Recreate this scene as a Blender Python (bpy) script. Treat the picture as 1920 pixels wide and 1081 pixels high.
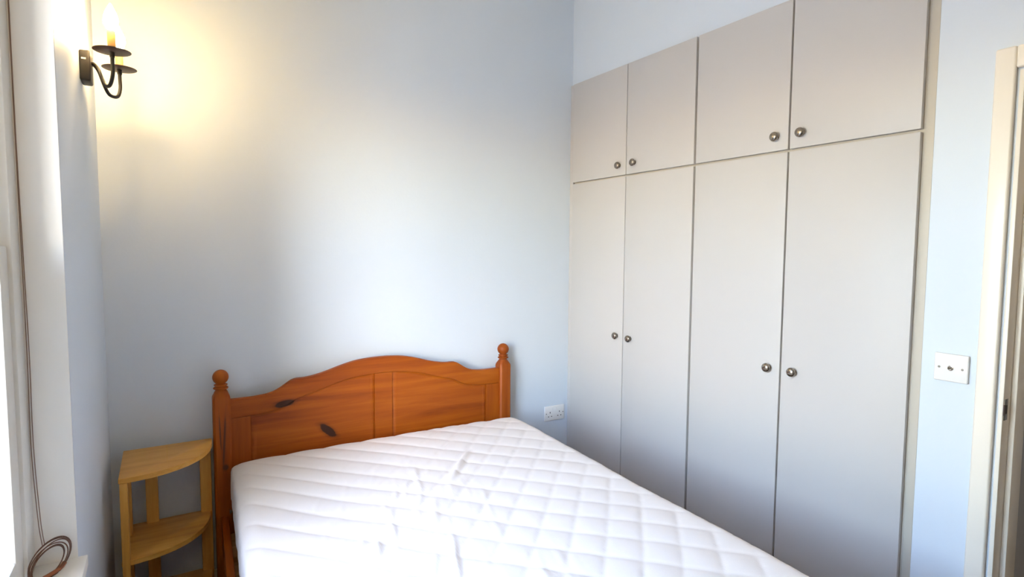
import bpy, bmesh, math, random
from mathutils import Vector, Matrix, noise

for o in list(bpy.data.objects):
    bpy.data.objects.remove(o)
scene = bpy.context.scene
COL = scene.collection
random.seed(4)
PI = math.pi

# ------------------------------------------------------------------ camera
CAM_H = 1.48
F_PX = 1075.72
cam_d = bpy.data.cameras.new('camera')
cam = bpy.data.objects.new('camera', cam_d)
COL.objects.link(cam)
cam_d.sensor_fit = 'HORIZONTAL'
cam_d.sensor_width = 36.0
cam_d.lens = F_PX / 1920.0 * 36.0
cam_d.clip_start = 0.02
yaw, pitch, roll = 0.548739, 0.068648, 0.006132
fw = Vector((math.sin(yaw) * math.cos(pitch), math.cos(yaw) * math.cos(pitch), -math.sin(pitch)))
rt = Vector((math.cos(yaw), -math.sin(yaw), 0))
up = rt.cross(fw)
r2 = rt * math.cos(roll) + up * math.sin(roll)
u2 = -rt * math.sin(roll) + up * math.cos(roll)
M = Matrix((r2, u2, -fw)).transposed().to_4x4()
M.translation = Vector((0, 0, CAM_H))
cam.matrix_world = M
scene.camera = cam

# ------------------------------------------------------------------ light
world = bpy.data.worlds.new('World')
scene.world = world
world.use_nodes = True
wn = world.node_tree.nodes
bg = wn['Background']
sky = wn.new('ShaderNodeTexSky')                             # hazy bright sky, the sun itself behind cloud
sky.sky_type = 'NISHITA'
sky.sun_disc = False
sky.sun_elevation = math.radians(42)
sky.sun_rotation = math.radians(200)
sky.air_density = 1.2
sky.dust_density = 0.7
sky.ozone_density = 1.0
tint = wn.new('ShaderNodeMix')
tint.data_type = 'RGBA'
tint.blend_type = 'MULTIPLY'
tint.inputs['Factor'].default_value = 1.0
tint.inputs['B'].default_value = (1.06, 0.975, 1.0, 1)         # thin haze takes the edge off the blue
world.node_tree.links.new(sky.outputs['Color'], tint.inputs['A'])
world.node_tree.links.new(tint.outputs['Result'], bg.inputs['Color'])
bg.inputs['Strength'].default_value = 5.0
SCONCE_STRENGTH = 400.0

vs = scene.view_settings
vs.view_transform = 'Standard'
vs.look = 'None'
vs.gamma = 1.0
vs.use_curve_mapping = False
vs.exposure = -0.32

# unseen point light added to brighten the hall beyond the doorway
hl = bpy.data.lights.new('hall_fill', 'POINT')
hl.energy = 22.0
hl.color = (1.0, 0.85, 0.7)
hl.shadow_soft_size = 0.12
hlo = bpy.data.objects.new('hall_fill', hl)
hlo.location = (2.95, -0.9, 2.75)
COL.objects.link(hlo)

# ------------------------------------------------------------------ helpers
def lin(r, g, b):
    def f(c):
        c /= 255.0
        return c / 12.92 if c <= 0.04045 else ((c + 0.055) / 1.055) ** 2.4
    return (f(r), f(g), f(b), 1.0)

def new_mat(name):
    m = bpy.data.materials.new(name)
    m.use_nodes = True
    nt = m.node_tree
    return m, nt, nt.nodes['Principled BSDF']

def simple(name, col, rough=0.5, metal=0.0, spec=0.5, noise_scale=None, var=0.04, bump=0.0, bump_scale=200.0):
    """plain colour with a little procedural mottling and optional fine relief"""
    m, nt, b = new_mat(name)
    b.inputs['Roughness'].default_value = rough
    b.inputs['Metallic'].default_value = metal
    b.inputs['Specular IOR Level'].default_value = spec
    tc = nt.nodes.new('ShaderNodeTexCoord')
    n = nt.nodes.new('ShaderNodeTexNoise')
    n.inputs['Scale'].default_value = noise_scale or 6.0
    n.inputs['Detail'].default_value = 4
    nt.links.new(tc.outputs['Object'], n.inputs['Vector'])
    mx = nt.nodes.new('ShaderNodeMix'); mx.data_type = 'RGBA'
    mx.inputs['A'].default_value = tuple(c * (1 - var) for c in col[:3]) + (1,)
    mx.inputs['B'].default_value = tuple(min(1, c * (1 + var)) for c in col[:3]) + (1,)
    nt.links.new(n.outputs['Fac'], mx.inputs['Factor'])
    nt.links.new(mx.outputs['Result'], b.inputs['Base Color'])
    if bump > 0:
        n2 = nt.nodes.new('ShaderNodeTexNoise')
        n2.inputs['Scale'].default_value = bump_scale
        n2.inputs['Detail'].default_value = 3
        nt.links.new(tc.outputs['Object'], n2.inputs['Vector'])
        bp = nt.nodes.new('ShaderNodeBump')
        bp.inputs['Strength'].default_value = bump
        bp.inputs['Distance'].default_value = 0.002
        nt.links.new(n2.outputs['Fac'], bp.inputs['Height'])
        nt.links.new(bp.outputs['Normal'], b.inputs['Normal'])
    return m

def wood(name, dark, mid, light, axis, rough=0.5, knots=(), scale=1.0, coat=0.03, knot_col=None):
    """grain stretched along an axis (0 x, 1 y, 2 z); knots = [((x,y,z),(rx,ry,rz),tilt)] in object space"""
    m, nt, b = new_mat(name)
    N, Lk = nt.nodes, nt.links
    tc = N.new('ShaderNodeTexCoord')
    mp = N.new('ShaderNodeMapping')
    s = [26.0 * scale] * 3
    s[axis] = 1.6 * scale
    mp.inputs['Scale'].default_value = s
    Lk.new(tc.outputs['Object'], mp.inputs['Vector'])
    n1 = N.new('ShaderNodeTexNoise')
    n1.inputs['Scale'].default_value = 1.0
    n1.inputs['Detail'].default_value = 5
    n1.inputs['Roughness'].default_value = 0.6
    n1.inputs['Distortion'].default_value = 0.35
    Lk.new(mp.outputs['Vector'], n1.inputs['Vector'])
    mp2 = N.new('ShaderNodeMapping')
    s2 = [5.0 * scale] * 3
    s2[axis] = 0.8 * scale
    mp2.inputs['Scale'].default_value = s2
    Lk.new(tc.outputs['Object'], mp2.inputs['Vector'])
    n2 = N.new('ShaderNodeTexNoise')
    n2.inputs['Scale'].default_value = 1.0
    n2.inputs['Detail'].default_value = 2
    Lk.new(mp2.outputs['Vector'], n2.inputs['Vector'])
    ad = N.new('ShaderNodeMath'); ad.operation = 'MULTIPLY_ADD'
    ad.inputs[1].default_value = 0.6
    Lk.new(n1.outputs['Fac'], ad.inputs[0])
    m2 = N.new('ShaderNodeMath'); m2.operation = 'MULTIPLY'
    m2.inputs[1].default_value = 0.45
    Lk.new(n2.outputs['Fac'], m2.inputs[0])
    Lk.new(m2.outputs[0], ad.inputs[2])
    cr = N.new('ShaderNodeValToRGB')
    e = cr.color_ramp.elements
    e[0].position = 0.36; e[0].color = dark
    e[1].position = 0.66; e[1].color = light
    el = cr.color_ramp.elements.new(0.52); el.color = mid
    Lk.new(ad.outputs[0], cr.inputs['Fac'])
    out = cr.outputs['Color']
    for (c, rad, tilt) in knots:
        k = N.new('ShaderNodeMapping'); k.vector_type = 'TEXTURE'
        k.inputs['Location'].default_value = c
        k.inputs['Rotation'].default_value = (0, tilt, 0)
        k.inputs['Scale'].default_value = rad
        Lk.new(tc.outputs['Object'], k.inputs['Vector'])
        ln = N.new('ShaderNodeVectorMath'); ln.operation = 'LENGTH'
        Lk.new(k.outputs['Vector'], ln.inputs[0])
        wob = N.new('ShaderNodeMath'); wob.operation = 'MULTIPLY_ADD'
        wob.inputs[1].default_value = 0.7
        Lk.new(n1.outputs['Fac'], wob.inputs[0])
        Lk.new(ln.outputs['Value'], wob.inputs[2])
        kr = N.new('ShaderNodeValToRGB')
        ke = kr.color_ramp.elements
        ke[0].position = 0.0; ke[0].color = (1, 1, 1, 1)
        ke[1].position = 1.0; ke[1].color = (0, 0, 0, 1)
        ka = ke.new(0.62); ka.color = (1, 1, 1, 1)
        kb = ke.new(0.70); kb.color = (0.35, 0.35, 0.35, 1)
        sc = N.new('ShaderNodeMath'); sc.operation = 'MULTIPLY'
        sc.inputs[1].default_value = 0.5
        Lk.new(wob.outputs[0], sc.inputs[0])
        Lk.new(sc.outputs[0], kr.inputs['Fac'])
        mx = N.new('ShaderNodeMix'); mx.data_type = 'RGBA'
        Lk.new(kr.outputs['Color'], mx.inputs['Factor'])
        Lk.new(out, mx.inputs['A'])
        mx.inputs['B'].default_value = knot_col or (0.040, 0.011, 0.004, 1)
        out = mx.outputs['Result']
    Lk.new(out, b.inputs['Base Color'])
    b.inputs['Roughness'].default_value = rough
    b.inputs['Specular IOR Level'].default_value = 0.3
    b.inputs['Coat Weight'].default_value = coat
    b.inputs['Coat Roughness'].default_value = 0.25
    bp = N.new('ShaderNodeBump')
    bp.inputs['Strength'].default_value = 0.12
    bp.inputs['Distance'].default_value = 0.001
    Lk.new(n1.outputs['Fac'], bp.inputs['Height'])
    Lk.new(bp.outputs['Normal'], b.inputs['Normal'])
    return m

def link_obj(name, me, mat, parent=None, smooth=False):
    o = bpy.data.objects.new(name, me)
    COL.objects.link(o)
    if mat is not None and not me.materials:
        me.materials.append(mat)
    if smooth:
        for p in me.polygons:
            p.use_smooth = True
    if parent is not None:
        o.parent = parent
        o.matrix_parent_inverse = parent_world(parent).inverted()
    return o

def parent_world(p):
    w = p.matrix_basis.copy()
    if p.parent is not None:
        w = parent_world(p.parent) @ p.matrix_parent_inverse @ w
    return w

def from_bm(name, bm, mat, parent=None, smooth=False, sharp=None):
    bmesh.ops.recalc_face_normals(bm, faces=bm.faces)
    me = bpy.data.meshes.new(name)
    bm.to_mesh(me)
    bm.free()
    o = link_obj(name, me, mat, parent, smooth)
    if sharp is not None and smooth:
        me.set_sharp_from_angle(angle=math.radians(sharp))
    return o

def tag(o, label, cat, group=None):
    o['label'] = label
    o['category'] = cat
    if group:
        o['group'] = group
    return o

def structure(o, label=None, cat=None):
    o['kind'] = 'structure'
    if label:
        o['label'] = label
    if cat:
        o['category'] = cat
    return o

def root(name, loc):
    o = bpy.data.objects.new(name, None)
    COL.objects.link(o)
    o.location = loc
    o.empty_display_size = 0.1
    return o

def add_box(bm, x0, x1, y0, y1, z0, z1):
    vs_ = [bm.verts.new(p) for p in ((x0, y0, z0), (x1, y0, z0), (x1, y1, z0), (x0, y1, z0),
                                     (x0, y0, z1), (x1, y0, z1), (x1, y1, z1), (x0, y1, z1))]
    fs = []
    for f in ((0, 3, 2, 1), (4, 5, 6, 7), (0, 1, 5, 4), (1, 2, 6, 5), (2, 3, 7, 6), (3, 0, 4, 7)):
        fs.append(bm.faces.new([vs_[i] for i in f]))
    return fs

def box(name, x0, x1, y0, y1, z0, z1, mat, parent=None, bev=0.0, seg=2):
    bm = bmesh.new()
    add_box(bm, min(x0, x1), max(x0, x1), min(y0, y1), max(y0, y1), min(z0, z1), max(z0, z1))
    if bev > 0:
        bmesh.ops.bevel(bm, geom=list(bm.edges), offset=bev, segments=seg, affect='EDGES', profile=0.5)
    return from_bm(name, bm, mat, parent, smooth=bev > 0, sharp=35)

def boxes(name, lst, mat, parent=None):
    bm = bmesh.new()
    for b in lst:
        add_box(bm, *b)
    return from_bm(name, bm, mat, parent)

def lathe_bm(prof, axis='Z', seg=24):
    """prof = [(r, h)]; revolve about the axis through the local origin"""
    bm = bmesh.new()
    rings = []
    for r, h in prof:
        if r < 1e-6:
            p = {'Z': (0, 0, h), 'X': (h, 0, 0), 'Y': (0, h, 0)}[axis]
            rings.append([bm.verts.new(p)])
            continue
        ring = []
        for i in range(seg):
            a = 2 * PI * i / seg
            c, s = r * math.cos(a), r * math.sin(a)
            p = {'Z': (c, s, h), 'X': (h, c, s), 'Y': (c, h, s)}[axis]
            ring.append(bm.verts.new(p))
        rings.append(ring)
    for a, b in zip(rings, rings[1:]):
        for i in range(seg):
            j = (i + 1) % seg
            if len(a) == 1 and len(b) == 1:
                continue
            if len(a) == 1:
                bm.faces.new((a[0], b[i], b[j]))
            elif len(b) == 1:
                bm.faces.new((a[i], a[j], b[0]))
            else:
                bm.faces.new((a[i], a[j], b[j], b[i]))
    for ring, flip in ((rings[0], True), (rings[-1], False)):
        if len(ring) > 1:
            bm.faces.new(ring[::-1] if flip else ring)
    return bm

def lathe(name, prof, loc, mat, parent=None, axis='Z', seg=24, sharp=40):
    o = from_bm(name, lathe_bm(prof, axis, seg), mat, None, smooth=True, sharp=sharp)
    o.location = loc
    if parent is not None:
        o.parent = parent
        o.matrix_parent_inverse = parent_world(parent).inverted()
    return o

def catmull(pts, n=8, closed=False):
    P = [Vector(p) for p in pts]
    out = []
    m = len(P)
    rng = m if closed else m - 1
    for i in range(rng):
        if closed:
            p0, p1, p2, p3 = P[(i - 1) % m], P[i], P[(i + 1) % m], P[(i + 2) % m]
        else:
            p0, p1, p2, p3 = P[max(0, i - 1)], P[i], P[i + 1], P[min(m - 1, i + 2)]
        for k in range(n):
            t = k / n
            out.append(0.5 * ((2 * p1) + (-p0 + p2) * t + (2 * p0 - 5 * p1 + 4 * p2 - p3) * t * t
                              + (-p0 + 3 * p1 - 3 * p2 + p3) * t ** 3))
    if not closed:
        out.append(P[-1])
    return out

def add_tube(bm, pts, r, seg=8, closed=False):
    pts = [Vector(p) for p in pts]
    n = len(pts)
    rings = []
    prev = None
    for i, p in enumerate(pts):
        if closed:
            t = pts[(i + 1) % n] - pts[(i - 1) % n]
        else:
            t = pts[min(n - 1, i + 1)] - pts[max(0, i - 1)]
        t.normalize()
        if prev is None:
            a = Vector((0, 0, 1)) if abs(t.z) < 0.9 else Vector((1, 0, 0))
            nr = t.cross(a).normalized()
        else:
            nr = (prev - t * prev.dot(t))
            nr = nr.normalized()
        prev = nr
        bn = t.cross(nr)
        rad = r(i / max(1, n - 1)) if callable(r) else r
        rings.append([bm.verts.new(p + nr * (rad * math.cos(2 * PI * k / seg)) + bn * (rad * math.sin(2 * PI * k / seg)))
                      for k in range(seg)])
    m = n if closed else n - 1
    for i in range(m):
        a, b = rings[i], rings[(i + 1) % n]
        for k in range(seg):
            j = (k + 1) % seg
            bm.faces.new((a[k], a[j], b[j], b[k]))
    if not closed:
        bm.faces.new(rings[0][::-1])
        bm.faces.new(rings[-1])

def tube(name, pts, r, mat, parent=None, seg=8, closed=False):
    bm = bmesh.new()
    add_tube(bm, pts, r, seg, closed)
    return from_bm(name, bm, mat, parent, smooth=True, sharp=60)

def interp(tab, x):
    if x <= tab[0][0]:
        return tab[0][1]
    for (a, va), (b, vb) in zip(tab, tab[1:]):
        if x <= b:
            return va + (vb - va) * (x - a) / (b - a)
    return tab[-1][1]

def strip_solid(name, xs, zlo, zhi, y0, y1, mat, parent, bev=0.004, bev_lo=True, bev_hi=True):
    """board standing in the xz plane: front at y0, back at y1, profile between zlo(x) and zhi(x), softened front edges"""
    bm = bmesh.new()
    cols = []
    n = len(xs)
    for i, x in enumerate(xs):
        a, b = zlo(x), zhi(x)
        bl = bev if bev_lo else 0.0
        bh = bev if bev_hi else 0.0
        ring = [(x, y1, a), (x, y0 + bl, a)]
        if bl:
            ring += [(x, y0 + bl * 0.29, a + bl * 0.29), (x, y0, a + bl)]
        if bh:
            ring += [(x, y0, b - bh), (x, y0 + bh * 0.29, b - bh * 0.29)]
        ring += [(x, y0 + bh, b), (x, y1, b)]
        cols.append([bm.verts.new(p) for p in ring])
    for a, b in zip(cols, cols[1:]):
        for k in range(len(a)):
            j = (k + 1) % len(a)
            bm.faces.new((a[k], a[j], b[j], b[k]))
    bm.faces.new(cols[0])
    bm.faces.new(cols[-1][::-1])
    return from_bm(name, bm, mat, parent, smooth=True, sharp=30)

# ------------------------------------------------------------------ dimensions (metres, camera stands at x=0, y=0)
D = 2.76            # back wall
W = 2.0985          # right wall
LW = -0.1983        # left wall
YR = 1.739          # far reveal of the window
CEIL = 3.05
YB = -2.4           # wall behind the camera
WIN_X = -0.280      # face of the window box
WIN_Y0 = 0.45       # near reveal
SILL_Z = 0.711
WIN_TOP = 2.30
WTOP = 2.435        # wardrobe top
WY0 = 0.878         # wardrobe near end
DO_Y1, DO_Y0 = 0.66, -0.12     # door opening
DO_TOP = 1.985

# ------------------------------------------------------------------ materials
M_wall = simple('pale_blue_paint', lin(213, 222, 232), rough=0.55, noise_scale=2.0, var=0.02, bump=0.15, bump_scale=90)
M_ceil = simple('ceiling_paint', lin(240, 236, 228), rough=0.8, var=0.01)
M_trim = simple('cream_gloss_paint', lin(240, 232, 218), rough=0.3, noise_scale=9, var=0.02, bump=0.06, bump_scale=60)
M_frame = simple('white_window_paint', lin(226, 222, 212), rough=0.4, noise_scale=12, var=0.03, bump=0.1, bump_scale=50)
M_sill = simple('white_sill_paint', lin(246, 244, 238), rough=0.35, var=0.01)
M_carpet = simple('beige_carpet', lin(112, 98, 84), rough=0.95, noise_scale=180, var=0.18, bump=0.6, bump_scale=400)
M_ward = simple('warm_white_laminate', lin(197, 194, 192), rough=0.45, noise_scale=3, var=0.012, bump=0.04, bump_scale=250)
M_carc = simple('wardrobe_carcass', lin(196, 189, 176), rough=0.5, var=0.01)
M_nickel = simple('brushed_nickel', lin(150, 142, 132), rough=0.25, metal=1.0, noise_scale=60, var=0.06)
M_steel = simple('steel', lin(120, 115, 110), rough=0.35, metal=1.0, var=0.05)
M_black = simple('black_iron', lin(24, 18, 16), rough=0.5, noise_scale=40, var=0.2, bump=0.15, bump_scale=150)
M_bronze = simple('dark_bronze', lin(70, 46, 38), rough=0.45, noise_scale=40, var=0.15)
M_dark = simple('dark_slot', lin(45, 42, 42), rough=0.7, var=0.1)
M_plast = simple('white_plastic', lin(236, 234, 230), rough=0.25, var=0.005)
M_quilt = simple('white_quilted_cotton', lin(241, 235, 230), rough=0.9, noise_scale=30, var=0.012, bump=0.12, bump_scale=260)
M_skirt = simple('white_jersey_skirt', lin(244, 245, 248), rough=0.9, noise_scale=30, var=0.01, bump=0.1, bump_scale=300)
M_cord = simple('brown_cable', lin(92, 58, 42), rough=0.45, noise_scale=30, var=0.15)
M_flex = simple('dusty_thin_flex', lin(138, 112, 98), rough=0.6, noise_scale=30, var=0.12)
M_tie = simple('brown_tape', lin(150, 84, 48), rough=0.55, noise_scale=30, var=0.15)
M_hall = simple('grey_hall_paint', lin(170, 168, 168), rough=0.7, var=0.02)
M_ground = simple('pale_paving', lin(214, 202, 182), rough=0.9, noise_scale=1.5, var=0.12)
PD, PM, PL = lin(122, 50, 4), lin(151, 71, 5), lin(168, 88, 10)
M_pine = wood('orange_pine_along', PD, PM, PL, 0,
              knots=[((0.452, 2.69, 0.783), (0.043, 0.2, 0.0155), -0.12), ((0.640, 2.69, 0.632), (0.047, 0.2, 0.0185), 0.72)])
M_pine_z = wood('orange_pine_upright', PD, PM, PL, 2,
                knots=[((0.207, 2.66, 0.548), (0.010, 0.2, 0.010), 0.0), ((0.205, 2.66, 0.66), (0.0035, 0.2, 0.10), 0.06),
                       ((0.190, 2.66, 0.70), (0.0025, 0.2, 0.08), -0.03)], knot_col=(0.10, 0.03, 0.01, 1))
M_pine_y = wood('orange_pine_rail', PD, PM, PL, 1)
M_slat = wood('pale_pine_slat', lin(170, 130, 90), lin(192, 152, 108), lin(206, 170, 126), 0, rough=0.6, coat=0)
BD, BM_, BL = lin(204, 140, 62), lin(224, 166, 80), lin(236, 184, 100)
M_beech = wood('light_beech_shelf', BD, BM_, BL, 0, rough=0.4, scale=1.3)
M_beech_z = wood('light_beech_upright', BD, BM_, BL, 2, rough=0.4, scale=1.3)
M_candle = simple('ivory_candle_sleeve', lin(214, 170, 104), rough=0.5, var=0.03)

def glass_mat():
    m, nt, b = new_mat('window_glass')
    nt.nodes.remove(b)
    out = nt.nodes['Material Output']
    tr = nt.nodes.new('ShaderNodeBsdfTransparent')
    tr.inputs['Color'].default_value = (0.95, 0.97, 0.96, 1)
    gl = nt.nodes.new('ShaderNodeBsdfGlossy')
    gl.inputs['Roughness'].default_value = 0.02
    fr = nt.nodes.new('ShaderNodeFresnel'); fr.inputs['IOR'].default_value = 1.15
    mx = nt.nodes.new('ShaderNodeMixShader')
    nt.links.new(fr.outputs[0], mx.inputs[0])
    nt.links.new(tr.outputs[0], mx.inputs[1])
    nt.links.new(gl.outputs[0], mx.inputs[2])
    nt.links.new(mx.outputs[0], out.inputs['Surface'])
    return m
M_glass = glass_mat()

def bulb_mat():
    m, nt, b = new_mat('lit_bulb')
    b.inputs['Base Color'].default_value = (1, 0.9, 0.75, 1)
    b.inputs['Emission Color'].default_value = (1.0, 0.68, 0.30, 1)
    b.inputs['Emission Strength'].default_value = SCONCE_STRENGTH
    return m
M_bulb = bulb_mat()

# ------------------------------------------------------------------ room shell
T = 0.12
structure(box('floor', LW - T, W + 1.6, YB - T, D + T, -0.10, 0.0, M_carpet))
structure(box('ceiling', LW - 0.35, W + 1.6, YB - T, D + T, CEIL, CEIL + 0.25, M_ceil))
structure(box('wall_back', LW - 0.35, W + 0.75, D, D + T, 0, CEIL, M_wall))
structure(box('wall_front', LW - 0.35, W + 1.6, YB - T, YB, 0, CEIL, M_wall))
LO = WIN_X - 0.10
structure(boxes('wall_left', [
    (LO, LW, YR, D, 0, CEIL),
    (LO, LW, YB, WIN_Y0, 0, CEIL),
    (LO, LW, WIN_Y0, YR, 0, SILL_Z - 0.03),
    (LO, LW, WIN_Y0, YR, WIN_TOP, CEIL)], M_wall))
structure(boxes('wall_right', [
    (W, W + T, WY0, D, WTOP + 0.002, CEIL),            # above the wardrobe
    (W, W + T, DO_Y1 + 0.012, WY0, 0, CEIL),           # pier with the outlet
    (W, W + T, DO_Y0 - 0.012, DO_Y1 + 0.012, DO_TOP + 0.012, CEIL),
    (W, W + T, YB, DO_Y0 - 0.012, 0, CEIL)], M_wall))
structure(boxes('wall_hall', [
    (W + 1.45, W + 1.55, YB, 0.87, 0, CEIL),
    (W + T, W + 1.45, 0.80, 0.87, 0, CEIL)], M_hall))
structure(box('baseboard_back', LW, W - 0.02, D - 0.014, D, 0, 0.068, M_trim, bev=0.003))
structure(box('baseboard_left', LW, LW + 0.014, YR - 0.3, D - 0.014, 0, 0.068, M_trim, bev=0.003))
structure(box('baseboard_right', W - 0.014, W, 0.732, 0.872, 0, 0.068, M_trim, bev=0.003))
structure(box('trim_2', LO + 0.002, LW - 0.0005, YR - 0.006, YR - 0.0003, SILL_Z, WIN_TOP - 0.001, M_sill),  # board added in whiter paint so the reveal looks more strongly lit
          'white painted reveal board beside the window', 'reveal')
# outdoor ground below the upstairs window
structure(box('ground', -60, LO - 0.02, -50, 50, -3.2, -3.0, M_ground))

# ------------------------------------------------------------------ window
win = structure(root('window_1', (WIN_X, (WIN_Y0 + YR) / 2, SILL_Z)), 'tall white sash window in a shallow reveal', 'window')
Z0, Z1 = SILL_Z, WIN_TOP
FX0 = LO + 0.01
box('frame_jamb', FX0, WIN_X, YR - 0.085, YR, Z0, Z1, M_frame, win, bev=0.003)
box('frame_jamb', FX0, WIN_X, WIN_Y0, WIN_Y0 + 0.085, Z0, Z1, M_frame, win, bev=0.003)
box('frame_head', FX0, WIN_X, WIN_Y0 + 0.085, YR - 0.085, Z1 - 0.07, Z1, M_frame, win, bev=0.003)
GY0, GY1 = WIN_Y0 + 0.085, YR - 0.085
MIDZ = 1.48
def sash(x0, x1, z0, z1, rail_b, rail_t):
    s = box('sash_stile', x0, x1, GY1 - 0.072, GY1, z0, z1, M_frame, win, bev=0.004)
    box('sash_stile', x0, x1, GY0, GY0 + 0.06, z0, z1, M_frame, win, bev=0.004)
    box('sash_rail', x0, x1, GY0 + 0.06, GY1 - 0.072, z0, z0 + rail_b, M_frame, win, bev=0.004)
    box('sash_rail', x0, x1, GY0 + 0.06, GY1 - 0.072, z1 - rail_t, z1, M_frame, win, bev=0.004)
    xm = (x0 + x1) / 2
    box('pane', xm - 0.002, xm + 0.002, GY0 + 0.05, GY1 - 0.062, z0 + rail_b - 0.01, z1 - rail_t + 0.01, M_glass, win)
sash(WIN_X - 0.042, WIN_X - 0.008, Z0, MIDZ, 0.085, 0.035)
sash(WIN_X - 0.080, WIN_X - 0.046, MIDZ - 0.03, Z1 - 0.07, 0.035, 0.05)
# projecting sill board
structure(box('trim_1', WIN_X - 0.005, -0.179, WIN_Y0 + 0.002, YR - 0.001, SILL_Z - 0.028, SILL_Z, M_sill, bev=0.003),
          'white painted window sill board', 'window sill')

# ------------------------------------------------------------------ doorway
dr = structure(root('door_1', (W, (DO_Y0 + DO_Y1) / 2, 0)), 'cream painted doorway with an empty frame', 'doorway')
AX = W - 0.018
def architrave(name, pts_out, y0, y1, z0, z1):
    return box(name, AX, W, y0, y1, z0, z1, M_trim, dr, bev=0.006, seg=3)
architrave('architrave', None, 0.6775, 0.727, 0, 2.063)
architrave('architrave', None, DO_Y0 - 0.067, DO_Y0 - 0.0175, 0, 2.063)
box('architrave_head', AX, W, DO_Y0 - 0.0175, 0.6775, 2.0005, 2.063, M_trim, dr, bev=0.006, seg=3)
JX = W + T + 0.004
box('door_lining', W - 0.004, JX, DO_Y1, DO_Y1 + 0.012, 0, DO_TOP + 0.012, M_trim, dr, bev=0.002)
box('door_lining', W - 0.004, JX, DO_Y0 - 0.012, DO_Y0, 0, DO_TOP + 0.012, M_trim, dr, bev=0.002)
box('door_lining_head', W - 0.004, JX, DO_Y0, DO_Y1, DO_TOP, DO_TOP + 0.012, M_trim, dr, bev=0.002)
box('door_stop', W + 0.048, JX - 0.002, DO_Y1 - 0.014, DO_Y1, 0, DO_TOP, M_trim, dr, bev=0.002)
box('door_stop', W + 0.048, JX - 0.002, DO_Y0, DO_Y0 + 0.014, 0, DO_TOP, M_trim, dr, bev=0.002)
box('door_stop_head', W + 0.048, JX - 0.002, DO_Y0 + 0.014, DO_Y1 - 0.014, DO_TOP - 0.014, DO_TOP, M_trim, dr, bev=0.002)
sp = box('strike_plate', W + 0.003, W + 0.026, DO_Y1 - 0.0018, DO_Y1, 0.985, 1.048, M_steel, dr, bev=0.0006)
sp['label'] = 'dark metal strike plate'
box('strike_lip', W - 0.006, W + 0.004, DO_Y1 - 0.003, DO_Y1 - 0.0005, 1.002, 1.032, M_bronze, sp)
box('latch_hole', W + 0.009, W + 0.020, DO_Y1 - 0.0021, DO_Y1 - 0.0016, 1.004, 1.030, M_dark, sp)

# ------------------------------------------------------------------ fitted wardrobe
wr = tag(root('fitted_wardrobe', (W, (D + WY0) / 2, 0)),
         'tall built-in wardrobe with eight plain off-white doors and round metal knobs', 'wardrobe')
boxes('carcass', [(W + 0.0005, W + 0.60, WY0 + 0.002, D - 0.002, 0.002, WTOP)], M_carc, wr)
box('frame_stile', W - 0.0008, W + 0.0005, WY0, 0.9035, 0.002, WTOP, M_carc, wr, bev=0.001)
box('filler_strip', W - 0.012, W + 0.0005, 2.729, D, 0.002, WTOP, M_ward, wr, bev=0.001)
box('plinth', W - 0.002, W + 0.0005, 0.904, 2.729, 0.002, 0.075, M_carc, wr)
DX0, DX1 = W - 0.0185, W - 0.0015
ZJ = 1.871
edges = [(2.7265, 2.2745), (2.2695, 1.8260), (1.8140, 1.3655), (1.3580, 0.9090)]
knob_prof = [(0.0, 0.0), (0.0125, 0.0), (0.0125, 0.002), (0.0095, 0.0038), (0.0090, 0.0065), (0.0120, 0.0090),
             (0.0165, 0.0110), (0.0183, 0.0140), (0.0183, 0.0165), (0.0168, 0.0205), (0.0132, 0.0238), (0.0075, 0.0260), (0.0, 0.0268)]
knob_prof_x = [(r, -h) for r, h in knob_prof]
knob_me = None
ku = [(2.325, 1.9225), (2.212, 1.9250), (1.4163, 1.9255), (1.3103, 1.9250)]
kl = [(2.321, 1.0185), (2.218, 1.0160), (1.4142, 1.0100), (1.3065, 1.0110)]
for row in (0, 1):
    for i, (ya, yb) in enumerate(edges):
        if row == 0:
            z0, z1 = ZJ, WTOP
            kp = ku[i]
        else:
            z0, z1 = 0.08, ZJ - 0.010
            kp = kl[i]
        d = box('door', DX0, DX1, yb, ya, z0, z1, M_ward, wr, bev=0.0015)
        if knob_me is None:
            k = lathe('knob', knob_prof_x, (DX0, kp[0], kp[1]), M_nickel, d, axis='X', seg=28)
            knob_me = k.data
        else:
            k = bpy.data.objects.new('knob', knob_me)
            COL.objects.link(k)
            k.location = (DX0, kp[0], kp[1])
            k.parent = d
            k.matrix_parent_inverse = parent_world(d).inverted()
        k['label'] = 'round brushed nickel knob'

# ------------------------------------------------------------------ bed
HX0, HX1 = 0.1997, 1.5920          # post centres
HY = 2.694
bed = tag(root('double_bed', ((HX0 + HX1) / 2, 1.75, 0)), 'orange pine double bed with a curved headboard and ball-topped posts', 'bed')
HF = HY - 0.012                    # headboard front plane
def sym(tab):
    c = (HX0 + HX1) / 2
    left = [(x - c, z) for x, z in tab]
    return [(c + a, z) for a, z in left] + [(c - a, z) for a, z in left[::-1]]
cx = (HX0 + HX1) / 2
top_pts = [(0.2325, 0.8305), (0.30, 0.830), (0.345, 0.8315), (0.385, 0.836), (0.415, 0.845), (0.442, 0.859), (0.468, 0.876), (0.488, 0.887),
           (0.51, 0.891), (0.545, 0.8915), (0.59, 0.898), (0.64, 0.910), (0.70, 0.928), (0.76, 0.943), (0.82, 0.951), (cx, 0.954)]
TOP = catmull([(x, 0, z) for x, z in top_pts + [(2 * cx - x, z) for x, z in top_pts[-2::-1]]], 5)
TOPT = [(p.x, p.z) for p in TOP]
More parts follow.
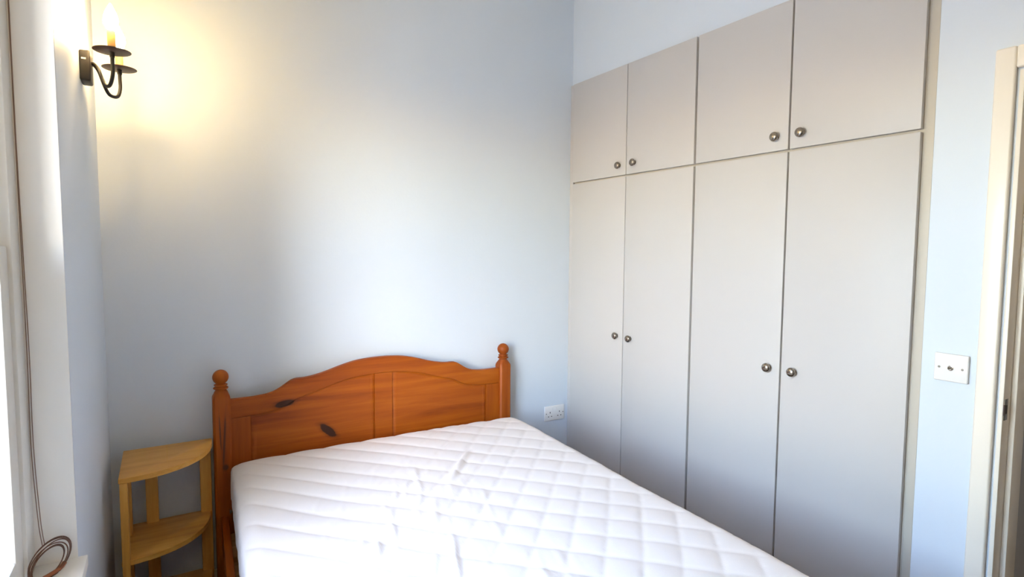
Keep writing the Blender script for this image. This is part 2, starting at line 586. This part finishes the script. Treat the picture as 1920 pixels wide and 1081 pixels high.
low_pts = [(0.2325, 0.7485), (0.31, 0.7490), (0.36, 0.7520), (0.41, 0.7600), (0.445, 0.769), (0.475, 0.782), (0.50, 0.797), (0.53, 0.807),
           (0.58, 0.820), (0.64, 0.838), (0.70, 0.855), (0.76, 0.867), (0.82, 0.873), (cx, 0.875)]
LOWP = catmull([(x, 0, z) for x, z in low_pts + [(2 * cx - x, z) for x, z in low_pts[-2::-1]]], 5)
LOWT = [(p.x, p.z) for p in LOWP]
xa, xb = HX0 + 0.030, HX1 - 0.030
xs = [xa + (xb - xa) * i / 110 for i in range(111)]
strip_solid('headboard_rail', xs, lambda x: interp(LOWT, x), lambda x: interp(TOPT, x), HF, HF + 0.026, M_pine, bed, bev=0.0045)
HB = 0.34
# stiles, centre muntin and the two inset panels (set 6 mm back)
def seg_xs(a, b, n):
    return [a + (b - a) * i / n for i in range(n + 1)]
def upright(name, a, b, mat):
    n = 6
    return strip_solid(name, seg_xs(a, b, n), lambda x: HB, lambda x: interp(LOWT, x) + 0.0002, HF, HF + 0.026, mat, bed, bev=0.0, bev_lo=False, bev_hi=False)
upright('headboard_stile', xa, 0.3115, M_pine_z)
upright('headboard_stile', 2 * cx - 0.3115, xb, M_pine_z)
upright('headboard_muntin', 0.8640, 0.9520, M_pine)
for a, b in ((0.3115, 0.8640), (0.9520, 2 * cx - 0.3115)):
    # bevelled field panel: raised centre slightly behind the frame face
    bm = bmesh.new()
    n = 60
    cols = []
    g = 0.0035
    for i in range(n + 1):
        t = i / n
        x = a + (b - a) * t
        z1_ = interp(LOWT, x)
        inset = min(1.0, min(x - a, b - x) / 0.010)
        yf = HF + 0.0085 - 0.0055 * inset
        cols.append([bm.verts.new(q) for q in ((x, HF + 0.02, HB), (x, yf, HB), (x, yf, z1_ - 0.012), (x, HF + 0.0085, z1_ - 0.0005), (x, HF + 0.02, z1_))])
    for c0, c1 in zip(cols, cols[1:]):
        for k in range(5):
            j = (k + 1) % 5
            bm.faces.new((c0[k], c0[j], c1[j], c1[k]))
    bm.faces.new(cols[0]); bm.faces.new(cols[-1][::-1])
    from_bm('headboard_panel', bm, M_pine, bed, smooth=True, sharp=25)
strip_solid('headboard_foot_rail', seg_xs(xa, xb, 4), lambda x: HB - 0.10, lambda x: HB, HF, HF + 0.026, M_pine, bed, bev=0.003)

def post_bm(h, half, cxp, cyp, finial=True, chamf=0.008):
    """square chamfered post that turns into a round neck, ring and ball"""
    bm = bmesh.new()
    N = 48
    def sq_r(a):
        c, s = abs(math.cos(a)), abs(math.sin(a))
        r1 = half / max(c, s)
        r2_ = (2 * half - chamf) / (c + s)
        return min(r1, r2_)
    rows = [(0, 1, 1.0), (h - 0.030, 1, 1.0), (h - 0.022, 0.97, 0.9), (h - 0.012, 0.86, 0.5), (h - 0.004, 0.78, 0.1), (h, 0.70, 0.0)]
    prof = []
    for z, sc, k in rows:
        prof.append([(z, (sq_r(2 * PI * i / N) * k + half * (1 - k)) * sc) for i in range(N)])
    rb = 0.0315
    zb = h + 0.071 - 0.012
    for z, r in ((h + 0.003, 0.0215), (h + 0.006, 0.0205), (h + 0.009, 0.0275), (h + 0.0125, 0.0300), (h + 0.016, 0.0275), (h + 0.019, 0.0205),
                 (h + 0.021, 0.0205), (h + 0.023, 0.0255), (h + 0.0255, 0.0265), (h + 0.028, 0.0255), (h + 0.030, 0.019)):
        prof.append([(z, r)] * N)
    zc = h + 0.030 + 0.0285
    a0 = math.acos(min(1, 0.0285 / rb))
    for i in range(1, 15):
        t = -PI / 2 + 0.45 + (PI - 0.45) * i / 14
        prof.append([(zc + rb * math.sin(t), max(1e-5, rb * math.cos(t)))] * N)
    rings = []
    for pr in prof:
        rings.append([bm.verts.new((cxp + pr[i][1] * math.cos(2 * PI * i / N), cyp + pr[i][1] * math.sin(2 * PI * i / N), pr[i][0])) for i in range(N)])
    for A, B in zip(rings, rings[1:]):
        for i in range(N):
            j = (i + 1) % N
            bm.faces.new((A[i], A[j], B[j], B[i]))
    bm.faces.new(rings[0][::-1]); bm.faces.new(rings[-1])
    return bm
PH = 0.963 - 0.0905
for px in (HX0, HX1):
    from_bm('bed_post', post_bm(PH, 0.0335, px, HY), M_pine_z, bed, smooth=True, sharp=28)

TH = math.radians(-2.7)            # the frame stands slightly askew to its headboard
def bx(x, y):                      # bed frame coordinates: x across from the centre, y towards the foot
    c, s = math.cos(TH), math.sin(TH)
    ox, oy = 0.896, 2.655
    return (ox + x * c + y * s, oy + x * s * 0.25 - y * c)
def plank(name, pts, z0, z1, mat, bev=0.003):
    """plank with a four-cornered plan"""
    bm = bmesh.new()
    lo = [bm.verts.new((p[0], p[1], z0)) for p in pts]
    hi = [bm.verts.new((p[0], p[1], z1)) for p in pts]
    bm.faces.new(lo[::-1]); bm.faces.new(hi)
    for i in range(4):
        j = (i + 1) % 4
        bm.faces.new((lo[i], lo[j], hi[j], hi[i]))
    if bev:
        bmesh.ops.bevel(bm, geom=list(bm.edges), offset=bev, segments=2, affect='EDGES', profile=0.5)
    return from_bm(name, bm, mat, bed, smooth=bool(bev), sharp=35)
BLEN = 1.93
for s in (-1, 1):
    a, b = 0.684 * s, 0.711 * s
    plank('side_rail', [bx(a, -0.005), bx(b, -0.005), bx(b, BLEN), bx(a, BLEN)], 0.20, 0.335, M_pine_y)
    a2 = 0.660 * s
    plank('slat_ledger', [bx(a2, 0.02), bx(a - 0.001 * s, 0.02), bx(a - 0.001 * s, BLEN - 0.01), bx(a2, BLEN - 0.01)], 0.235, 0.262, M_slat, 0)
for i in range(14):
    y = 0.07 + i * 0.137
    plank('slat', [bx(-0.680, y), bx(0.680, y), bx(0.680, y + 0.07), bx(-0.680, y + 0.07)], 0.2625, 0.283, M_slat, 0)
# low foot board
for s in (-1, 1):
    q = bx(0.6955 * s, BLEN + 0.032)
    bm = post_bm(0.37, 0.0335, q[0], q[1])
    from_bm('bed_post', bm, M_pine_z, bed, smooth=True, sharp=28)
plank('foot_board', [bx(-0.662, BLEN + 0.02), bx(0.662, BLEN + 0.02), bx(0.662, BLEN + 0.044), bx(-0.662, BLEN + 0.044)], 0.16, 0.40, M_pine)
bolt = lathe('rail_bolt', [(0.0, 0.0), (0.011, 0.0), (0.011, 0.003), (0.006, 0.005), (0.006, 0.009), (0.0, 0.009)], (0.2175, 2.662, 0.352), M_steel, bed, axis='X', seg=14)

# ------------------------------------------------------------------ mattress in a quilted protector
MW, ML = 1.378, 1.90
MZ0, MZ1 = 0.2845, 0.592
MTH = math.radians(-3.2)
MOX, MOY = 0.918, 2.634
mt = tag(root('mattress', (MOX, MOY - ML / 2, MZ0)), 'white mattress in a diamond-quilted protector on the pine bed', 'mattress')
def quilt_height(wx, wy, u):
    az = math.radians(43)
    a = wx * math.cos(az) - wy * math.sin(az)
    az2 = math.radians(-42)
    b = wx * math.cos(az2) - wy * math.sin(az2)
    w1 = 0.010 * noise.noise(Vector((wx * 3.1, wy * 3.1, 0.3)))
    w2 = 0.010 * noise.noise(Vector((wx * 3.1, wy * 3.1, 7.3)))
    fa = ((a + w1 + 0.0505) / 0.107) % 1.0
    fb = ((b + w2 - 1.62) / 0.115) % 1.0
    pa = math.sin(PI * fa) ** 0.34
    pb = math.sin(PI * fb) ** 0.34
    # cross seams are pulled flat towards the left edge and near the headboard
    k = min(1.0, max(0.0, (u - 0.16) / 0.30))
    k *= min(1.0, max(0.25, 1.0 - (wy - 1.85) / 1.1)) if u < 0.6 else 1.0
    pa = 1 - k * (1 - pa)
    edge = min(1.0, max(0.2, (1 - u) / 0.07))
    return 0.0078 * (pa * pb * edge + 0.8 * (1 - edge))
def wrinkles(wx, wy, u):
    """puckers running across the seams in the left half"""
    az = math.radians(20)
    c = wx * math.cos(az) - wy * math.sin(az)
    l = wx * math.sin(az) + wy * math.cos(az)
    n = noise.noise(Vector((c * 34.0, l * 5.0, 1.0)))
    n = max(0.0, n - 0.12) * 1.3
    m = noise.noise(Vector((wx * 3.0, wy * 3.0, 9.0))) * 0.5 + 0.5
    fall = max(0.0, 1 - abs(u - 0.36) / 0.30) * min(1.0, max(0.0, (2.35 - wy) / 0.4))
    return 0.013 * n * fall * min(1, m * 1.5)
def fold(wx, wy):
    p0, p1 = Vector((1.135, 2.215)), Vector((0.905, 1.935))
    d = p1 - p0
    q = Vector((wx, wy)) - p0
    t = max(0, min(1, q.dot(d) / d.length_squared))
    dist = (q - d * t)
    side = dist.x * d.y - dist.y * d.x
    r = dist.length
    ends = math.sin(PI * t) ** 0.8
    h = 0.014 * math.exp(-(r / 0.014) ** 2) * ends
    if side < 0:
        h -= 0.003 * math.exp(-((r - 0.022) / 0.012) ** 2) * ends
    return h
def build_mattress():
    nx, ny, nz = 176, 246, 22
    R_ = 0.056
    idx = {}
    co = []
    cT, sT = math.cos(MTH), math.sin(MTH)
    H_ = MZ1 - MZ0
    def vert(i, j, k):
        key = (i, j, k)
        if key in idx:
            return idx[key]
        q = Vector(((i / nx - 0.5) * MW, -(j / ny) * ML, (k / nz) * H_))
        inner = Vector((max(-MW / 2 + R_, min(MW / 2 - R_, q.x)), max(-ML + R_, min(-R_, q.y)), max(R_, min(H_ - R_, q.z))))
        d = q - inner
        nrm = d.normalized() if d.length > 1e-6 else Vector((0, 0, 1))
        # concentrate the cube corners onto the rounded edge evenly
        pnt = inner + nrm * R_
        wx = MOX + pnt.x * cT - pnt.y * sT
        wy = MOY + pnt.x * sT + pnt.y * cT
        u = pnt.x / MW + 0.5
        v = -pnt.y / ML
        topw = max(0.0, min(1.0, (nrm.z - 0.25) / 0.6))
        h = (quilt_height(wx, wy, u) - 0.006 + wrinkles(wx, wy, u) + fold(wx, wy)) * topw
        h += 0.006 * noise.noise(Vector((wx * 2.2, wy * 2.2, 4.0))) * topw
        # gentle crown, softer at the edges
        crown = -0.003 * (abs(u - 0.5) * 2) ** 4 - 0.010 * (abs(v - 0.5) * 2) ** 6
        crown += (0.010 + 0.006 * v) * (u - 0.5) * 2
        if nrm.z > -0.1:
            pnt = pnt + nrm * h + Vector((0, 0, crown * topw))
        if abs(nrm.z) < 0.9:
            vert_w = 1 - abs(nrm.z)
            bulge = 0.006 * math.sin(PI * min(1, max(0, pnt.z / H_)))
            ripple = 0.0035 * noise.noise(Vector((wx * 16, wy * 16, pnt.z * 3)))
            pnt = pnt + Vector((nrm.x, nrm.y, 0)) * (bulge + ripple) * vert_w
        tk = 0.032 * max(0.0, 1.0 - pnt.z / (0.45 * H_))       # the skirt tucks in under the mattress
        pnt.x -= math.copysign(min(tk, abs(pnt.x)), pnt.x) * min(1.0, abs(pnt.x) / (MW * 0.45)) 
        W_ = (MOX + pnt.x * cT - pnt.y * sT, MOY + pnt.x * sT + pnt.y * cT, MZ0 + pnt.z)
        idx[key] = len(co)
        co.append(W_)
        return idx[key]
    topf, sidef = [], []
    kseam = int(nz * 0.62)
    for i in range(nx):
        for j in range(ny):
            topf.append((vert(i, j, nz), vert(i, j + 1, nz), vert(i + 1, j + 1, nz), vert(i + 1, j, nz)))
            sidef.append((vert(i, j, 0), vert(i + 1, j, 0), vert(i + 1, j + 1, 0), vert(i, j + 1, 0)))
    for k in range(nz):
        L_ = topf if k >= kseam else sidef
        for i in range(nx):
            L_.append((vert(i, 0, k), vert(i, 0, k + 1), vert(i + 1, 0, k + 1), vert(i + 1, 0, k)))
            L_.append((vert(i, ny, k), vert(i + 1, ny, k), vert(i + 1, ny, k + 1), vert(i, ny, k + 1)))
        for j in range(ny):
            L_.append((vert(0, j, k), vert(0, j + 1, k), vert(0, j + 1, k + 1), vert(0, j, k + 1)))
            L_.append((vert(nx, j, k), vert(nx, j, k + 1), vert(nx, j + 1, k + 1), vert(nx, j + 1, k)))
    for name, F, m in (('quilted_top', topf, M_quilt), ('skirt', sidef, M_skirt)):
        used = sorted({v for f in F for v in f})
        mp = {v: n for n, v in enumerate(used)}
        me = bpy.data.meshes.new(name)
        me.from_pydata([co[v] for v in used], [], [tuple(mp[v] for v in f) for f in F])
        me.update()
        link_obj(name, me, m, mt, smooth=True)
build_mattress()

# ------------------------------------------------------------------ corner shelf
SX, SY, SR = -0.152, 2.712, 0.332
SRX = 0.312
sh = tag(root('corner_shelf', (SX + 0.1, SY - 0.1, 0)), 'small quarter-round three-tier wooden corner shelf beside the bed', 'shelf')
def quarter_board(name, z1, th, r, mat):
    n = 28
    e = 2.25
    pts = [(SX, SY)]
    arc = []
    for i in range(n + 1):
        t = PI / 2 * i / n
        arc.append((SX + r * SRX / SR * (math.cos(t) ** (2 / e) if i < n else 0), SY - r * (math.sin(t) ** (2 / e))))
    pts += arc[::-1]
    bm = bmesh.new()
    lo = [bm.verts.new((x, y, z1 - th)) for x, y in pts]
    hi = [bm.verts.new((x, y, z1)) for x, y in pts]
    f1 = bm.faces.new(lo[::-1]); f2 = bm.faces.new(hi)
    for i in range(len(pts)):
        j = (i + 1) % len(pts)
        bm.faces.new((lo[i], lo[j], hi[j], hi[i]))
    ed = [e_ for e_ in bm.edges if e_ in set(f1.edges) | set(f2.edges)]
    bmesh.ops.bevel(bm, geom=ed, offset=0.003, segments=2, affect='EDGES', profile=0.5)
    return from_bm(name, bm, mat, sh, smooth=True, sharp=35)
ST = 0.669
b0 = quarter_board('shelf_board', ST, 0.018, SR, M_beech)
quarter_board('shelf_board', 0.363, 0.018, SR - 0.012, M_beech)
quarter_board('shelf_board', 0.108, 0.018, SR - 0.012, M_beech)
# glue joint in the top board
box('board_joint', SX + 0.148, SX + 0.1495, SY - 0.285, SY - 0.004, ST - 0.001, ST + 0.0004, M_beech_z, b0)
box('upright', SX + 0.002, SX + 0.026, SY - SR + 0.004, SY - SR + 0.046, 0, ST - 0.018, M_beech_z, sh, bev=0.003)
box('upright', SX + 0.002, SX + 0.026, SY - 0.11, SY - 0.068, 0, ST - 0.018, M_beech_z, sh, bev=0.003)
box('upright', SX + 0.070, SX + 0.113, SY - 0.026, SY - 0.002, 0, ST - 0.018, M_beech_z, sh, bev=0.003)
box('upright', SX + 0.264, SX + 0.306, SY - 0.026, SY - 0.002, 0, ST - 0.018, M_beech_z, sh, bev=0.003)

# ------------------------------------------------------------------ wall sconce
SCZ = 2.0425
def wall_sconce(SCY, label):
    sc = tag(root('wall_sconce', (LW, SCY, SCZ)), label, 'wall light', 'candle wall lights flanking the window')
    pl = box('wall_plate', LW, LW + 0.029, SCY - 0.040, SCY + 0.040, SCZ - 0.047, SCZ + 0.047, M_black, sc, bev=0.006, seg=3)
    tg = box('plate_tag', LW + 0.006, LW + 0.018, SCY - 0.0406, SCY - 0.0398, SCZ + 0.017, SCZ + 0.022, M_plast, pl)
    tg['label'] = 'tiny white sticker'
    for s in (-1, 1):
        cxs = -0.1095 if s < 0 else -0.1006
        cys = SCY + s * 0.10
        path = catmull([(LW + 0.026, SCY + s * 0.006, SCZ + 0.014), (LW + 0.036, SCY + s * 0.010, SCZ + 0.013), (LW + 0.047, SCY + s * 0.022, SCZ - 0.004),
                        (LW + 0.058, SCY + s * 0.040, SCZ - 0.040), (LW + 0.070, SCY + s * 0.062, SCZ - 0.062), (cxs - 0.008, SCY + s * 0.085, SCZ - 0.060),
                        (cxs, cys, SCZ - 0.030), (cxs, cys, SCZ + 0.005), (cxs, cys, SCZ + 0.034)], 6)
        tube('arm', path, 0.0054, M_black, sc, seg=10)
        dz = 2.0765
        lathe('arm_collar', [(0.0, -0.016), (0.0068, -0.016), (0.0072, -0.004), (0.0072, 0.0), (0.0, 0.0)], (cxs, cys, dz), M_black, sc, seg=16)
        lathe('drip_disc', [(0.0, -0.0005), (0.02, -0.0005), (0.048, 0.0015), (0.0505, 0.003), (0.0505, 0.004), (0.048, 0.0035), (0.02, 0.0015), (0.0, 0.0015)],
              (cxs, cys, dz), M_bronze, sc, seg=40)
        cup = lathe('candle_cup', [(0.0, 0.001), (0.0145, 0.001), (0.0150, 0.010), (0.0150, 0.014), (0.0, 0.014)], (cxs, cys, dz), M_bronze, sc, seg=24)
        cs = lathe('candle_sleeve', [(0.0, 0.010), (0.0110, 0.010), (0.0110, 0.062), (0.0095, 0.064), (0.0, 0.064)], (cxs, cys, dz), M_candle, sc, seg=24)
        bl = lathe('candle_bulb', [(0.0, 0.062), (0.009, 0.063), (0.011, 0.068), (0.0170, 0.078), (0.0200, 0.090), (0.0196, 0.102), (0.0152, 0.118),
                                   (0.0085, 0.132), (0.004, 0.142), (0.0, 0.146)], (cxs, cys, dz), M_bulb, cs, seg=20)
wall_sconce(2.29, 'black iron two-arm candle wall light with lit bulbs in the corner above the shelf')
wall_sconce(-0.22, 'added unseen black iron candle wall light for warm fill on the near side of the window')  # out of view, added to warm the upper wardrobe and walls

# ------------------------------------------------------------------ double socket on the back wall
so = tag(root('wall_socket', (1.987, D, 0.502)), 'white double plug socket low on the blue wall by the wardrobe', 'socket')
SOX, SOZ = 1.987, 0.502
spl = box('face_plate', SOX - 0.071, SOX + 0.071, D - 0.010, D, SOZ - 0.044, SOZ + 0.044, M_plast, so, bev=0.003, seg=3)
for s in (-1, 1):
    x0 = SOX + s * 0.034
    box('earth_slot', x0 - 0.0022, x0 + 0.0022, D - 0.0106, D - 0.0099, SOZ + 0.001, SOZ + 0.010, M_dark, spl)
    for t in (-1, 1):
        box('pin_slot', x0 + t * 0.011 - 0.0035, x0 + t * 0.011 + 0.0035, D - 0.0106, D - 0.0099, SOZ - 0.0205, SOZ - 0.0160, M_dark, spl)
    box('rocker_switch', SOX + s * 0.012 - 0.006, SOX + s * 0.012 + 0.006, D - 0.0135, D - 0.0095, SOZ + 0.016, SOZ + 0.034, M_plast, so, bev=0.0015)
    lathe('screw', [(0.0, 0.0), (0.0032, 0.0), (0.0030, -0.0008), (0.0, -0.001)], (SOX + s * 0.0605, D - 0.0098, SOZ), M_steel, spl, axis='Y', seg=12)

# ------------------------------------------------------------------ aerial outlet on the right wall
TY, TZ = 0.7935, 1.1190
tv = tag(root('aerial_outlet', (W, TY, TZ)), 'square white aerial outlet plate between the wardrobe and doorway', 'outlet')
tp = box('face_plate', W - 0.011, W, TY - 0.0455, TY + 0.0455, TZ - 0.0435, TZ + 0.0435, M_plast, tv, bev=0.0035, seg=3)
for s in (-1, 1):
    lathe('screw', [(0.0, 0.0), (0.0036, 0.0), (0.0034, -0.0010), (0.0, -0.0013)], (W - 0.0108, TY + s * 0.031, TZ - 0.0005), M_steel, tp, axis='X', seg=14)
cxn = lathe('aerial_connector', [(0.0, 0.0), (0.0080, 0.0), (0.0080, -0.0025), (0.0058, -0.0030), (0.0058, -0.0085), (0.0044, -0.0085), (0.0042, -0.004), (0.0, -0.004)],
            (W - 0.0105, TY, TZ - 0.0005), M_nickel, tv, axis='X', seg=20)
lathe('connector_pin', [(0.0, -0.003), (0.0018, -0.003), (0.0018, -0.008), (0.0, -0.0085)], (W - 0.0105, TY, TZ - 0.0005), M_dark, cxn, axis='X', seg=10)

# ------------------------------------------------------------------ coiled cable on the sill
cb = tag(root('coiled_cable', (-0.245, 1.69, SILL_Z)), 'loose coil of thin brown cable lying on the white window sill', 'cable')
bm = bmesh.new()
rc = 0.0014
A0 = Vector((-0.244, 1.675, SILL_Z + 0.033))
U = Vector((0.033, 0.044, 0.014))                  # long axis, away from the camera along the sill
V = Vector((-0.010, 0.006, 0.036))                # short axis, leaning up on the reveal
for n_, (k, dv, rot, off) in enumerate([(1.02, 1.00, 0.00, (0.000, 0.000, 0.002)), (0.94, 0.90, 0.10, (0.002, -0.004, 0.000)), (0.99, 0.96, -0.08, (0.000, -0.002, 0.003)),
                                        (0.82, 0.74, 0.16, (-0.004, -0.006, -0.004)), (0.76, 0.70, 0.05, (-0.003, -0.005, -0.003)),
                                        (0.88, 0.84, -0.14, (-0.001, -0.006, 0.001))]):
    pts = []
    for i in range(40):
        t = 2 * PI * i / 40
        p = A0 + Vector(off) + U * (k * math.cos(t + rot * 0.3)) + V * (dv * math.sin(t + rot))
        p.z = max(p.z, SILL_Z + rc + 0.0004)
        p.x = max(p.x, WIN_X + 0.002)
        p.y = min(p.y, YR - 0.003)
        pts.append(p)
    add_tube(bm, pts, rc, 6, closed=True)
from_bm('coil', bm, M_cord, cb, smooth=True)
tp_ = []
for i in range(7):
    t = -2.15 + 1.15 * i / 6
    q = A0 + U * (0.93 * math.cos(t)) + V * (0.90 * math.sin(t))
    q.z = max(q.z, SILL_Z + 0.0052)
    tp_.append(q)
tie = tube('tie_wrap', tp_, 0.0050, M_tie, cb, seg=10)
for dx in (0.0, 0.0045):
    tube('cable_run', catmull([(-0.258 + dx, 1.680, SILL_Z + 0.070), (-0.270 + dx, 1.722, SILL_Z + 0.12), (-0.2770 + dx, 1.7300, SILL_Z + 0.30),
                               (-0.2755 + dx * 0.9, 1.7305, 1.25), (-0.2765 + dx * 0.3, 1.7310, 1.70), (-0.2765 + dx * 0.3, 1.7310, 2.28)], 8),
         0.0009, M_flex, cb, seg=6)
